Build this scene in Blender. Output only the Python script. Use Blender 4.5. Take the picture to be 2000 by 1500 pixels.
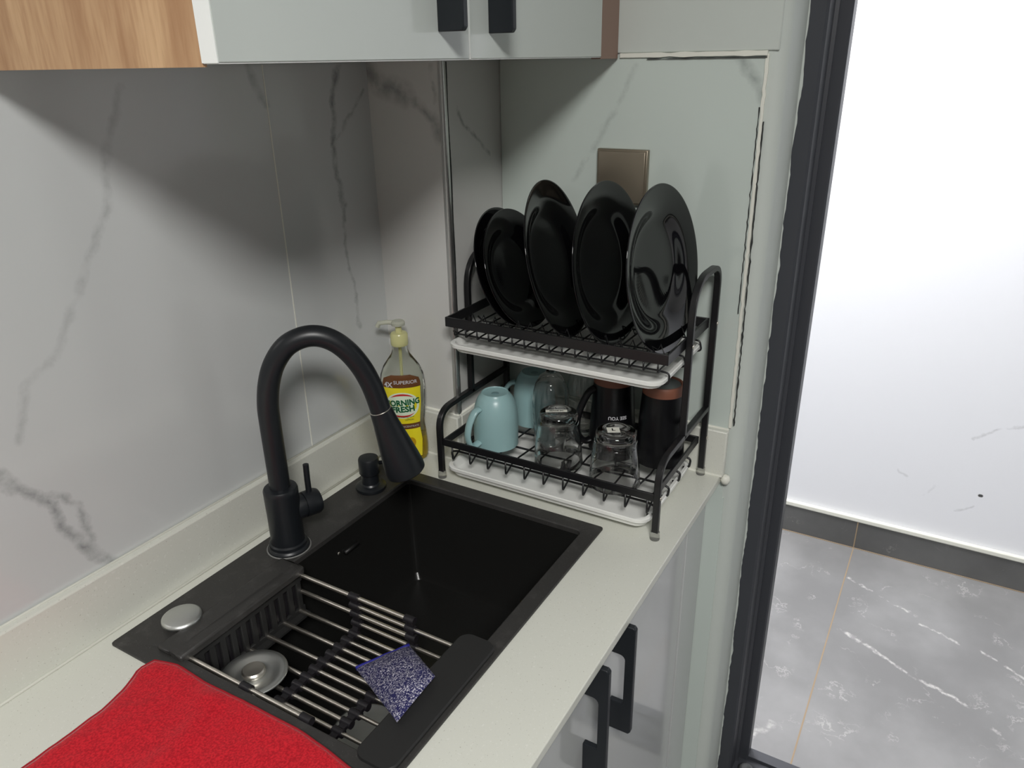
import bpy, bmesh, math, random
from mathutils import Vector, Matrix, noise
random.seed(7)
PI = math.pi
D = bpy.data
for o in list(D.objects): D.objects.remove(o)
S = bpy.context.scene
COL = S.collection

# ------------------------------------------------------------------ camera, light, exposure
cd = D.cameras.new('camera'); cam = D.objects.new('camera', cd); COL.objects.link(cam)
Rv = Vector((0.50243935, -0.8644551, -0.01649472)); Uv = Vector((0.34496676, 0.18293557, 0.92061529)); Fv = Vector((0.79281311, 0.46824348, -0.39012231))
m = Matrix((Rv, Uv, -Fv)).transposed().to_4x4(); m.translation = Vector((-1.20688, -0.88814, 0.69104))
cam.matrix_world = m
cd.sensor_width = 36; cd.lens = 1495.19/2000*36; cd.clip_start = .02; cd.clip_end = 30
S.camera = cam
w = D.worlds.new('world'); S.world = w; w.use_nodes = True
w.node_tree.nodes['Background'].inputs[0].default_value = (.8, .9, 1, 1)
w.node_tree.nodes['Background'].inputs[1].default_value = .01
S.view_settings.view_transform = 'Standard'; S.view_settings.look = 'None'
S.view_settings.gamma = 1; S.view_settings.use_curve_mapping = False
S.view_settings.exposure = 0.0
def area(name, loc, size, power, col):
    l = D.lights.new(name, 'AREA'); l.shape = 'DISK'; l.size = size; l.energy = power; l.color = col
    o = D.objects.new(name, l); COL.objects.link(o); o.location = loc; return o
KL = (-2.0, -1.50, 1.735); CL = (.62, -.36, 1.735)
LK = (KL, .66, 62, (1.0, .985, .955)); LC = (CL, .32, 53, (1.0, .98, 1.0))

# ------------------------------------------------------------------ materials
def lin(c):
    c = c/255.; return c/12.92 if c <= .04045 else ((c+.055)/1.055)**2.4
def rgb(r, g, b): return (lin(r), lin(g), lin(b), 1)
def mat(name, col, rough=.5, metal=0, spec=.5, **k):
    m = D.materials.new(name); m.use_nodes = True; b = m.node_tree.nodes['Principled BSDF']
    b.inputs['Base Color'].default_value = col; b.inputs['Roughness'].default_value = rough
    b.inputs['Metallic'].default_value = metal; b.inputs['Specular IOR Level'].default_value = spec
    for kk, v in k.items():
        b.inputs[kk.replace('_', ' ')].default_value = v
    return m
def nd(t, ty, **k):
    n = t.nodes.new(ty)
    for a, v in k.items(): setattr(n, a, v)
    return n
def math_(t, op, a, b=None, clamp=False):
    n = nd(t, 'ShaderNodeMath', operation=op, use_clamp=clamp)
    for i, v in enumerate((a, b)):
        if v is None: continue
        if isinstance(v, (int, float)): n.inputs[i].default_value = v
        else: t.links.new(v, n.inputs[i])
    return n.outputs[0]
def mixc(t, f, a, b):
    n = nd(t, 'ShaderNodeMix', data_type='RGBA')
    for i, v in ((0, f), (6, a), (7, b)):
        if isinstance(v, (int, float)): n.inputs[i].default_value = v
        elif isinstance(v, tuple): n.inputs[i].default_value = v
        else: t.links.new(v, n.inputs[i])
    return n.outputs[2]
def noise_(t, vec, scale, detail=3, rough=.5, out=0):
    n = nd(t, 'ShaderNodeTexNoise'); n.inputs['Scale'].default_value = scale; n.inputs['Detail'].default_value = detail
    n.inputs['Roughness'].default_value = rough
    if vec is not None: t.links.new(vec, n.inputs['Vector'])
    return n.outputs[out]
def geo(t): return nd(t, 'ShaderNodeNewGeometry').outputs['Position']
def ramp(t, v, a, b, x0=0, x1=1):
    n = nd(t, 'ShaderNodeMapRange', interpolation_type='SMOOTHSTEP'); t.links.new(v, n.inputs[0])
    n.inputs[1].default_value = a; n.inputs[2].default_value = b; n.inputs[3].default_value = x0; n.inputs[4].default_value = x1
    return n.outputs[0]
def bump(m, vec_out, strength=.1, dist=.001):
    t = m.node_tree; b = nd(t, 'ShaderNodeBump'); b.inputs['Strength'].default_value = strength; b.inputs['Distance'].default_value = dist
    t.links.new(vec_out, b.inputs['Height']); t.links.new(b.outputs[0], t.nodes['Principled BSDF'].inputs['Normal'])

# distance to a segment, as a mask: the veins of the stone look tiles
G = D.node_groups.new('segment_mask', 'ShaderNodeTree')
for nme, ty in (('P', 'NodeSocketVector'), ('A', 'NodeSocketVector'), ('B', 'NodeSocketVector'), ('W', 'NodeSocketFloat')):
    G.interface.new_socket(nme, in_out='INPUT', socket_type=ty)
G.interface.new_socket('Mask', in_out='OUTPUT', socket_type='NodeSocketFloat')
gi = nd(G, 'NodeGroupInput'); go = nd(G, 'NodeGroupOutput')
def vm(t, op, a, b=None, out=0, sc=None):
    n = nd(t, 'ShaderNodeVectorMath', operation=op); t.links.new(a, n.inputs[0])
    if b is not None: t.links.new(b, n.inputs[1])
    if sc is not None: t.links.new(sc, n.inputs['Scale'])
    return n.outputs['Value' if out else 'Vector']
pa = vm(G, 'SUBTRACT', gi.outputs[0], gi.outputs[1]); ba = vm(G, 'SUBTRACT', gi.outputs[2], gi.outputs[1])
h = math_(G, 'DIVIDE', vm(G, 'DOT_PRODUCT', pa, ba, 1), vm(G, 'DOT_PRODUCT', ba, ba, 1), True)
dd = vm(G, 'LENGTH', vm(G, 'SUBTRACT', pa, vm(G, 'SCALE', ba, sc=h)), out=1)
q = math_(G, 'SUBTRACT', 1.0, math_(G, 'DIVIDE', dd, gi.outputs[3]), True)
G.links.new(q, go.inputs[0])
def segs(t, vec, lines):
    """lines: list of (points3d, width, strength)"""
    acc = None
    for pts, wd, st in lines:
        for a, b in zip(pts[:-1], pts[1:]):
            g = nd(t, 'ShaderNodeGroup'); g.node_tree = G; t.links.new(vec, g.inputs[0])
            g.inputs[1].default_value = a; g.inputs[2].default_value = b; g.inputs[3].default_value = wd
            o = math_(t, 'MULTIPLY', g.outputs[0], st)
            acc = o if acc is None else math_(t, 'MAXIMUM', acc, o)
    return acc
def warp(t, amp, scale, detail=4):
    p = geo(t); n = nd(t, 'ShaderNodeTexNoise'); n.inputs['Scale'].default_value = scale; n.inputs['Detail'].default_value = detail
    n.inputs['Roughness'].default_value = .65
    t.links.new(p, n.inputs['Vector'])
    s = nd(t, 'ShaderNodeVectorMath', operation='SUBTRACT'); t.links.new(n.outputs[1], s.inputs[0]); s.inputs[1].default_value = (.5, .5, .5)
    c = nd(t, 'ShaderNodeVectorMath', operation='SCALE'); t.links.new(s.outputs[0], c.inputs[0]); c.inputs['Scale'].default_value = amp
    a = nd(t, 'ShaderNodeVectorMath', operation='ADD'); t.links.new(p, a.inputs[0]); t.links.new(c.outputs[0], a.inputs[1])
    return a.outputs[0]
def XZ(y, L): return [(a, y, b) for a, b in L]
def YZ(x, L): return [(x, a, b) for a, b in L]
def XY(z, L): return [(a, b, z) for a, b in L]

def tile_mat(name, base, lines, extra=None, rough=.14, spec=.62):
    m = mat(name, base, rough, 0, spec); t = m.node_tree; b = t.nodes['Principled BSDF']
    v = warp(t, .035, 16, 5)
    k = segs(t, v, lines)
    n = noise_(t, geo(t), 45, 4); k = math_(t, 'MULTIPLY', math_(t, 'MULTIPLY', k, ramp(t, n, .3, .62, .35, 1.0)), 1.0, True)
    cl = ramp(t, noise_(t, geo(t), 2.2, 3), .35, .7, 0, .10)
    c = mixc(t, cl, base, rgb(170, 172, 172))
    c = mixc(t, k, c, rgb(98, 101, 102))
    if extra:
        e = segs(t, geo(t), extra); e = math_(t, 'MULTIPLY', e, 8.0, True); c = mixc(t, e, c, rgb(225, 228, 224))
    t.links.new(c, b.inputs['Base Color']); return m
WT = rgb(200, 203, 203)
M = {}
M['tile_left'] = tile_mat('left_wall_tile', WT, [
    (XZ(0, [(-.601,.669),(-.625,.625),(-.652,.539),(-.676,.495),(-.697,.462),(-.736,.41),(-.756,.378),(-.795,.354),(-.817,.298)]), .008, .30),
    (XZ(0, [(-.875,.285),(-.845,.272),(-.836,.244),(-.822,.229),(-.801,.204),(-.797,.169),(-.776,.13),(-.748,.082)]), .010, .7),
    (XZ(0, [(-.823,.226),(-.789,.212),(-.769,.187),(-.773,.155),(-.769,.129)]), .007, .5),
    (XZ(0, [(-.224,.686),(-.237,.649),(-.251,.573),(-.246,.525),(-.242,.475)]), .009, .8),
    (XZ(0, [(-.242,.475),(-.246,.407),(-.234,.333),(-.234,.258)]), .006, .55),
    (XZ(0, [(-.163,.65),(-.195,.62),(-.245,.576)]), .006, .45),
    (XZ(0, [(-.407,.688),(-.389,.661),(-.379,.637)]), .009, .5)])
M['tile_chase'] = tile_mat('chase_tile', rgb(206, 206, 203), [
    (YZ(-.154, [(-.002,.677),(-.030,.655),(-.075,.642)]), .026, .62),
    (YZ(-.154, [(-.075,.642),(-.104,.627),(-.133,.600)]), .012, .62),
    (YZ(-.154, [(-.133,.604),(-.140,.577)]), .015, .55),
    (YZ(-.154, [(-.131,.683),(-.136,.631)]), .006, .55),
    (XZ(-.15, [(-.113,.621),(-.102,.597),(-.062,.569),(-.022,.542)]), .006, .6)])
M['tile_back'] = tile_mat('back_wall_tile', rgb(196, 206, 200), [
    (YZ(.019, [(-.566,.689),(-.584,.662),(-.604,.630)]), .013, .5),
    (YZ(.019, [(-.403,.678),(-.379,.632),(-.336,.56),(-.294,.499)]), .007, .28)])
# floor marble
def marble(name, base, vein, lines, sc=1):
    m = mat(name, base, .22, 0, .45); t = m.node_tree; b = t.nodes['Principled BSDF']
    v = warp(t, .06, 9, 5)
    k = segs(t, v, lines) if lines else None
    n = noise_(t, v, 5*sc, 6, .6)
    rid = math_(t, 'ABSOLUTE', math_(t, 'SUBTRACT', n, .5)); thin = ramp(t, rid, 0, .010, .36, 0)
    br = ramp(t, noise_(t, geo(t), 14, 3), .45, .7)
    thin = math_(t, 'MULTIPLY', thin, br)
    c = mixc(t, ramp(t, noise_(t, geo(t), 4, 5), .3, .75), base, tuple(x*1.4 for x in base[:3])+(1,))
    c = mixc(t, thin, c, vein)
    if k is not None:
        k = math_(t, 'MULTIPLY', k, ramp(t, noise_(t, geo(t), 60, 3), .38, .55, .2, 1)); c = mixc(t, k, c, vein)
    t.links.new(c, b.inputs['Base Color']); return m
M['marble'] = marble('grey_marble_tile', rgb(124, 124, 124), rgb(205, 203, 200), [
    (XY(-.85, [(1.056,-.79),(1.007,-.885),(.957,-.988)]), .006, .9), (XY(-.85, [(.927,-1.004),(.882,-1.098)]), .006, .9),
    (XY(-.85, [(.789,-.8),(.753,-.887),(.691,-.996),(.667,-1.082),(.651,-1.141)]), .008, .9),
    (XY(-.85, [(.62,-1.153),(.578,-1.208),(.55,-1.249),(.5,-1.33)]), .006, .8), (XY(-.85, [(.882,-1.161),(.815,-1.256),(.77,-1.34)]), .006, .8),
    (XY(-.85, [(.28,-.678),(.353,-.71)]), .010, .5)])
M['marble_dark'] = marble('dark_marble_skirting', rgb(84, 84, 84), rgb(170, 168, 165), None, 1.4)
M['paint'] = mat('white_wall_paint', rgb(200, 199, 196), .75, 0, .3)
bump(M['paint'], noise_(M['paint'].node_tree, geo(M['paint'].node_tree), 60, 4), .12, .002)
M['paint_green'] = mat('pale_plaster', rgb(194, 200, 195), .6, 0, .35)
bump(M['paint_green'], noise_(M['paint_green'].node_tree, geo(M['paint_green'].node_tree), 30, 4), .25, .003)
def corridor_mat():
    m = mat('corridor_wall_paint', rgb(234, 235, 240), .6, 0, .35); t = m.node_tree
    k = segs(t, warp(t, .04, 12, 4), [(YZ(1.25, [(-1.04,-.375),(-1.10,-.33),(-1.153,-.306)]), .006, .3), (YZ(1.25, [(-.86,-.53),(-.89,-.545)]), .006, .25), (YZ(1.25, [(-.95,-.6),(-.97,-.56)]), .006, .2), (YZ(1.25, [(-1.04,-.63),(-1.08,-.60)]), .006, .3)])
    d = segs(t, geo(t), [(YZ(1.25, [(-1.091,-.560),(-1.095,-.560)]), .006, 3.0)]); d = math_(t, 'MULTIPLY', d, .85, True)
    c = mixc(t, k, rgb(234, 235, 240), rgb(120, 120, 120)); c = mixc(t, d, c, rgb(70, 70, 70))
    t.links.new(c, t.nodes['Principled BSDF'].inputs['Base Color']); return m
M['paint_corridor'] = corridor_mat()
def quartz():
    m = mat('quartz_stone', rgb(212, 213, 204), .28, 0, .45); t = m.node_tree
    n = noise_(t, geo(t), 420, 2); s = ramp(t, n, .66, .74, 0, .55)
    n2 = noise_(t, geo(t), 260, 2); s2 = ramp(t, n2, .62, .72, 0, .5)
    c = mixc(t, s, rgb(212, 213, 204), rgb(140, 135, 120)); c = mixc(t, s2, c, rgb(228, 228, 222))
    t.links.new(c, t.nodes['Principled BSDF'].inputs['Base Color']); return m
M['quartz'] = quartz()
M['caulk'] = mat('white_sealant', rgb(226, 226, 216), .45)
M['gap'] = mat('dark_gap_filler', rgb(42, 44, 44), .8)
M['chrome'] = mat('corner_trim_metal', rgb(205, 205, 203), .28, .9)
M['steel'] = mat('brushed_stainless_steel', rgb(232, 226, 216), .34, 1)
M['steel_dull'] = mat('worn_stainless_steel', rgb(214, 216, 214), .42, 1)
def blackm(name, col, rough, spec=.5, sc=300, st=.05):
    m = mat(name, col, rough, 0, spec); bump(m, noise_(m.node_tree, geo(m.node_tree), sc, 3), st, .0006); return m
def granite():
    m = mat('black_granite_composite', rgb(52, 51, 50), .48, 0, .45); t = m.node_tree
    n = noise_(t, geo(t), 30, 6, .7); c = mixc(t, ramp(t, n, .5, .8, 0, .35), rgb(50, 49, 48), rgb(98, 96, 94))
    n2 = noise_(t, geo(t), 700, 2); c = mixc(t, ramp(t, n2, .68, .74, 0, .5), c, rgb(120, 120, 118))
    t.links.new(c, t.nodes['Principled BSDF'].inputs['Base Color']); bump(m, n2, .15, .0006); return m
M['granite'] = granite()
M['black'] = blackm('matt_black_faucet', rgb(24, 27, 31), .38)
M['rackblack'] = blackm('black_powder_coat', rgb(22, 22, 24), .36)
M['plastic_black'] = blackm('black_plastic', rgb(38, 38, 38), .55, .35)
M['frame_black'] = blackm('black_aluminium_frame', rgb(60, 62, 68), .42, .5, 120, .03)
M['plate'] = mat('glossy_black_ceramic', rgb(10, 10, 12), .06, 0, .5)
M['mugblue'] = mat('pale_blue_stoneware', rgb(150, 184, 186), .32, 0, .5)
M['mugfoot'] = mat('pale_blue_foot', rgb(120, 152, 156), .5, 0, .4)
M['mugblack'] = mat('black_stoneware', rgb(10, 10, 13), .32, 0, .35)
M['mugcopper'] = mat('terracotta_band', rgb(120, 74, 56), .5)
M['white_plastic'] = mat('white_plastic', rgb(238, 239, 235), .35)
M['footgrey'] = mat('grey_unglazed_foot', rgb(84, 90, 90), .5)
M['glass'] = mat('clear_glass', (1, 1, 1, 1), .0, 0, .5, Transmission_Weight=1.0, IOR=1.45)
M['clearplastic'] = mat('clear_bottle_plastic', (.97, 1, .96, 1), .03, 0, .5, Transmission_Weight=1.0, IOR=1.2)
M['liquid'] = mat('yellow_dish_liquid', rgb(236, 205, 60), .05, 0, .5, Transmission_Weight=.75, IOR=1.33)
M['rubber'] = mat('translucent_rubber', rgb(225, 226, 220), .25, 0, .5, Transmission_Weight=.8, IOR=1.2)
M['sticker'] = mat('white_sticker', rgb(225, 225, 215), .5)
M['ink'] = mat('black_ink', rgb(20, 20, 20), .5)
M['inkwhite'] = mat('white_print', rgb(200, 200, 205), .5)
M['yellow'] = mat('yellow_label', rgb(238, 222, 40), .35)
M['palegreen'] = mat('label_oval_white', rgb(225, 240, 215), .35)
M['brown'] = mat('label_brown', rgb(104, 66, 36), .35)
M['greenink'] = mat('label_green', rgb(16, 92, 56), .35)
M['redink'] = mat('label_red', rgb(196, 38, 40), .35)
M['gold'] = mat('label_gold', rgb(190, 150, 20), .3)
M['pump'] = mat('translucent_yellow_pump', rgb(232, 230, 170), .25, 0, .5, Transmission_Weight=.35)
M['door_gloss'] = mat('glossy_pale_laminate', rgb(196, 202, 198), .12, 0, .5)
M['door_white'] = mat('white_edge_band', rgb(236, 238, 236), .35)
M['door_low'] = mat('glossy_base_laminate', rgb(186, 188, 188), .10, 0, .5)
M['handle'] = mat('black_handle_aluminium', rgb(28, 32, 37), .4, .2)
M['fillerbrown'] = mat('brown_filler_strip', rgb(140, 114, 101), .5)
def wood():
    m = mat('oak_laminate', rgb(196, 152, 106), .4); t = m.node_tree
    mp = nd(t, 'ShaderNodeMapping'); t.links.new(geo(t), mp.inputs[0]); mp.inputs['Scale'].default_value = (1, 1, .12)
    n = noise_(t, mp.outputs[0], 22, 5, .6); n2 = noise_(t, mp.outputs[0], 160, 3, .6)
    c = mixc(t, ramp(t, n, .3, .7), rgb(168, 128, 92), rgb(204, 168, 128)); c = mixc(t, ramp(t, n2, .4, .7, 0, .35), c, rgb(150, 104, 66))
    t.links.new(c, t.nodes['Principled BSDF'].inputs['Base Color']); return m
M['wood'] = wood()
M['champagne'] = mat('champagne_metal_plate', rgb(150, 140, 124), .32, .75)
def towelm():
    m = mat('red_microfibre', rgb(190, 22, 36), .95, 0, .15, Sheen_Weight=.15, Sheen_Roughness=.5); t = m.node_tree
    n = noise_(t, geo(t), 420, 3); c = mixc(t, ramp(t, n, .3, .7), rgb(164, 14, 30), rgb(208, 30, 44)); t.links.new(c, t.nodes['Principled BSDF'].inputs['Base Color'])
    bump(m, n, .35, .0012); return m
M['towel'] = towelm()
M['towel_edge'] = mat('red_hem', rgb(158, 14, 30), .9)
def spongem():
    m = mat('sparkling_blue_scourer', rgb(46, 44, 108), .5); t = m.node_tree
    v = nd(t, 'ShaderNodeTexVoronoi'); v.inputs['Scale'].default_value = 900; t.links.new(geo(t), v.inputs['Vector'])
    sp_ = nd(t, 'ShaderNodeSeparateColor'); t.links.new(v.outputs['Color'], sp_.inputs[0])
    k = ramp(t, sp_.outputs[0], .62, .78); k = math_(t, 'MULTIPLY', k, ramp(t, noise_(t, geo(t), 260, 2), .35, .6, .4, 1))
    c = mixc(t, k, rgb(30, 30, 84), rgb(206, 203, 214)); t.links.new(c, t.nodes['Principled BSDF'].inputs['Base Color'])
    bump(m, sp_.outputs[0], .6, .0015); return m
M['sponge'] = spongem()
M['blueedge'] = mat('blue_hem', rgb(34, 34, 130), .6)
def emis(name, s):
    m = mat(name, (1, 1, 1, 1), .5); b = m.node_tree.nodes['Principled BSDF']
    b.inputs['Emission Color'].default_value = (1, .98, .95, 1); b.inputs['Emission Strength'].default_value = s; return m
M['lamp'] = emis('lamp_diffuser', 6)

# ------------------------------------------------------------------ mesh helpers
class MB:
    def __init__(s): s.v = []; s.f = []
    def add(s, vs, fs):
        k = len(s.v); s.v += [tuple(a) for a in vs]; s.f += [tuple(i+k for i in f) for f in fs]; return s
    def box(s, a, b):
        x0, y0, z0 = [min(p, q) for p, q in zip(a, b)]; x1, y1, z1 = [max(p, q) for p, q in zip(a, b)]
        return s.add([(x0,y0,z0),(x1,y0,z0),(x1,y1,z0),(x0,y1,z0),(x0,y0,z1),(x1,y0,z1),(x1,y1,z1),(x0,y1,z1)],
                     [(0,3,2,1),(4,5,6,7),(0,1,5,4),(1,2,6,5),(2,3,7,6),(3,0,4,7)])
    def sweep(s, path, prof, up=None, closed=False, caps=True):
        """prof: list of (a,b) offsets; path: points"""
        P = [Vector(p) for p in path]; n = len(P); k = len(prof); vs = []
        T = []
        for i in range(n):
            a = P[i]-P[i-1] if (i > 0 or closed) else P[1]-P[0]; b = P[(i+1) % n]-P[i] if (i < n-1 or closed) else P[-1]-P[-2]
            T.append((a.normalized()+b.normalized()).normalized())
        N = Vector(up) if up is not None else (Vector((0,0,1)) if abs(T[0].z) < .9 else Vector((1,0,0)))
        for i in range(n):
            N = (N-T[i]*N.dot(T[i])).normalized() if up is None else (Vector(up)-T[i]*Vector(up).dot(T[i])).normalized()
            B = T[i].cross(N)
            sc = 1.0
            for a, b in prof: vs.append(P[i]+N*a+B*b)
        fs = []
        for i in range(n if closed else n-1):
            for j in range(k):
                a = i*k+j; b = i*k+(j+1) % k; c = ((i+1) % n)*k+(j+1) % k; d = ((i+1) % n)*k+j
                fs.append((a, b, c, d))
        if caps and not closed: fs += [tuple(range(k))[::-1], tuple(range((n-1)*k, n*k))]
        return s.add(vs, fs)
    def tube(s, path, r, seg=12, closed=False):
        return s.sweep(path, [(r*math.cos(2*PI*j/seg), r*math.sin(2*PI*j/seg)) for j in range(seg)], closed=closed)
    def bar(s, path, w, h, up, closed=False):   # w across, h along up
        return s.sweep(path, [(h/2, w/2), (-h/2, w/2), (-h/2, -w/2), (h/2, -w/2)], up=up, closed=closed)
    def lathe(s, prof, seg=48, c=(0,0,0), closed=False):
        vs = []; n = len(prof)
        for r, z in prof:
            for j in range(seg): t = 2*PI*j/seg; vs.append((c[0]+r*math.cos(t), c[1]+r*math.sin(t), c[2]+z))
        fs = []
        for i in range(n if closed else n-1):
            for j in range(seg):
                a = i*seg+j; b = i*seg+(j+1) % seg; i2 = (i+1) % n
                fs.append((a, b, i2*seg+(j+1) % seg, i2*seg+j))
        if not closed:
            if prof[0][0] > 1e-6: fs.append(tuple(range(seg))[::-1])
            if prof[-1][0] > 1e-6: fs.append(tuple(range((n-1)*seg, n*seg)))
        return s.add(vs, fs)
    def xf(s, M4): s.v = [tuple(M4 @ Vector(v)) for v in s.v]; return s
def build(name, mb, material, parent=None, smooth=False, bevel=0, seg=2, sub=0, local=None):
    me = D.meshes.new(name); me.from_pydata(mb.v, [], mb.f)
    bm = bmesh.new(); bm.from_mesh(me); bmesh.ops.remove_doubles(bm, verts=bm.verts, dist=1e-6)
    bmesh.ops.recalc_face_normals(bm, faces=bm.faces)
    bm.to_mesh(me); bm.free(); me.materials.append(material)
    o = D.objects.new(name, me); COL.objects.link(o)
    if bevel:
        b = o.modifiers.new('bevel', 'BEVEL'); b.width = bevel; b.segments = seg; b.limit_method = 'ANGLE'; b.angle_limit = .6
    if sub: s_ = o.modifiers.new('sub', 'SUBSURF'); s_.levels = sub; s_.render_levels = sub
    if smooth or bevel:
        me.polygons.foreach_set('use_smooth', [True]*len(me.polygons))
        if not smooth or smooth == 'auto':
            bm = bmesh.new(); bm.from_mesh(me)
            for e in bm.edges:
                if len(e.link_faces) == 2 and e.calc_face_angle() > .6: e.smooth = False
            bm.to_mesh(me); bm.free()
    if parent:
        o.parent = parent
        if local is None: o.matrix_parent_inverse = Matrix.Translation(-parent.location) if not any(parent.rotation_euler) else parent.matrix_basis.inverted()
    return o
def tag(o, label=None, cat=None, group=None, kind=None):
    for k, v in (('label', label), ('category', cat), ('group', group), ('kind', kind)):
        if v: o[k] = v
    return o
def thing(name, loc, label, cat, group=None, rz=0):
    o = D.objects.new(name, None); COL.objects.link(o); o.location = loc; o.rotation_euler = (0, 0, rz); o.empty_display_size = .05
    return tag(o, label, cat, group)
def struct(name, mb, material, parent=None, **k):
    o = build(name, mb, material, parent, **k)
    if not parent: o['kind'] = 'structure'
    return o
def copy_tree(o, parent=None):
    c = o.copy(); COL.objects.link(c)
    if parent: c.parent = parent
    for ch in list(o.children): copy_tree(ch, c)
    return c
def arc(c, r, a0, a1, n, u, v):
    c, u, v = Vector(c), Vector(u), Vector(v)
    return [c+u*(r*math.cos(a0+(a1-a0)*i/n))+v*(r*math.sin(a0+(a1-a0)*i/n)) for i in range(n+1)]
def fillet(pts, rad, n=6):
    """round the corners of a 3d polyline; rad: number or list"""
    P = [Vector(p) for p in pts]; out = [P[0]]
    for i in range(1, len(P)-1):
        r = rad[i] if isinstance(rad, (list, tuple)) else rad
        a = (P[i-1]-P[i]); b = (P[i+1]-P[i]); la, lb = a.length, b.length; a.normalize(); b.normalize()
        ang = a.angle(b)
        if r <= 0 or ang > 3.1: out.append(P[i]); continue
        d = min(r/math.tan(ang/2), la*.499, lb*.499)
        p0 = P[i]+a*d; p1 = P[i]+b*d
        for k in range(n+1):
            t = k/n; out.append(p0*(1-t)**2+P[i]*2*t*(1-t)+p1*t*t)
    out.append(P[-1]); return out
def text_mb(s, size, thick=.0002, font_bold=0.0, align='CENTER'):
    c = D.curves.new('lettering', 'FONT'); c.body = s; c.size = size; c.extrude = 0; c.offset = font_bold; c.align_x = align; c.align_y = 'CENTER'; c.resolution_u = 3
    o = D.objects.new('lettering', c); COL.objects.link(o)
    dg = bpy.context.evaluated_depsgraph_get(); me = o.evaluated_get(dg).to_mesh()
    mb = MB(); mb.add([tuple(v.co) for v in me.vertices], [tuple(p.vertices) for p in me.polygons])
    o.evaluated_get(dg).to_mesh_clear(); D.objects.remove(o); D.curves.remove(c)
    return mb

# ------------------------------------------------------------------ constants of the place
ZC, ZF = 1.76, -.85
XP, YP, XB, TU, HU = -.154, -.150, .021, .014, .088
YT = -.603; ZT = .693; YE = -.630        # tile end, tile top, wall corner

# ------------------------------------------------------------------ setting
f = MB().box((-2.9, -2.4, ZF-.05), (1.3, 1.0, ZF)); struct('floor', f, M['marble'])
c = MB().box((-2.9, -2.4, ZC), (1.3, 1.0, ZC+.05)); struct('ceiling', c, M['paint'])
M['far_wall'] = mat('grey_far_wall', rgb(64, 63, 62), .6)
wl = MB().box((-2.9, 0, ZF), (XP+.001, .12, ZC)); struct('wall_left', wl, M['tile_left'])
g = MB().box((-.3787, -.0006, HU), (-.3767, .0, .69)); g.box((-.9, .0, .05), (-.89, .001, .051)); struct('trim_1', MB().box((-.3786, -.0007, HU+.001), (-.3768, .0004, .69)), M['caulk'])
ch = MB().box((XP, YP, ZF), (XB+.02, .12, ZC)); struct('wall_chase', ch, M['tile_chase'])
# rounded metal profile on the outer corner of the chase with its open dark joint
tr = MB(); prof = []
for i in range(9):
    a = PI + (PI/2)*i/8; prof.append((XP+.0015+.0045*math.cos(a), YP+.0015+.0045*math.sin(a)))
prof = [(XP+.0008, YP+.006), (XP-.003, YP+.006)]+prof+[(XP+.006, YP-.003), (XP+.006, YP+.0008)]
n = len(prof); tr.add([(x, y, HU+.001) for x, y in prof]+[(x, y, 1.7) for x, y in prof], [(i, (i+1) % n, n+(i+1) % n, n+i) for i in range(n)]+[tuple(range(n))[::-1], tuple(range(n, 2*n))])
struct('trim_2', tr, M['chrome'], smooth='auto')
gp = MB()
z = HU+.002
while z < .69:
    wdt = .0030+.0012*noise.noise(Vector((z*9, 3, 0))) if z > .25 else .0018
    gp.box((XP+.0062, YP-.0012, z), (XP+.0062+wdt*2, YP+.001, min(z+.012, .69))); z += .012
struct('trim_3', gp, M['gap'])
# back wall with rounded outer corner, ending in the doorway reveal
def round_wall(x0, x1, yin, yend, z0, z1, r):
    mb = MB(); P = [(x1, yin), (x0, yin)]
    s = -1 if yend < yin else 1
    for i in range(9):
        a = (PI/2)*i/8; P.append((x0+r-r*math.cos(a), yend-s*r+s*r*math.sin(a)))
    P.append((x1, yend)); n = len(P)
    mb.add([(x, y, z0) for x, y in P]+[(x, y, z1) for x, y in P], [(i, (i+1) % n, n+(i+1) % n, n+i) for i in range(n)]+[tuple(range(n))[::-1], tuple(range(n, 2*n))]); return mb
wb = struct('wall_back', round_wall(XB, .235, .12, YE, ZF, ZC, .022), M['paint_green'], smooth='auto')
build('tile_panel', MB().box((XB-.002, YP-.001, -.05), (XB+.002, YT, ZT)), M['tile_back'], wb)
build('tile_panel', MB().box((XB-.002, YP-.001, ZF), (XB+.002, YT-.004, -.05)), M['tile_back'], wb)
build('plaster_layer', MB().box((XB-.0035, -.30, ZT+.004), (XB+.001, YT-.016, 1.7)), M['paint_green'], wb, bevel=.002)
struct('wall_back.001', round_wall(XB, .235, -2.4, -1.52, ZF, ZC, .022), M['paint_green'], smooth='auto')
struct('wall_back.002', MB().box((XB, -1.53, 1.28), (.235, YE+.01, ZC)), M['paint_green'])
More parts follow.
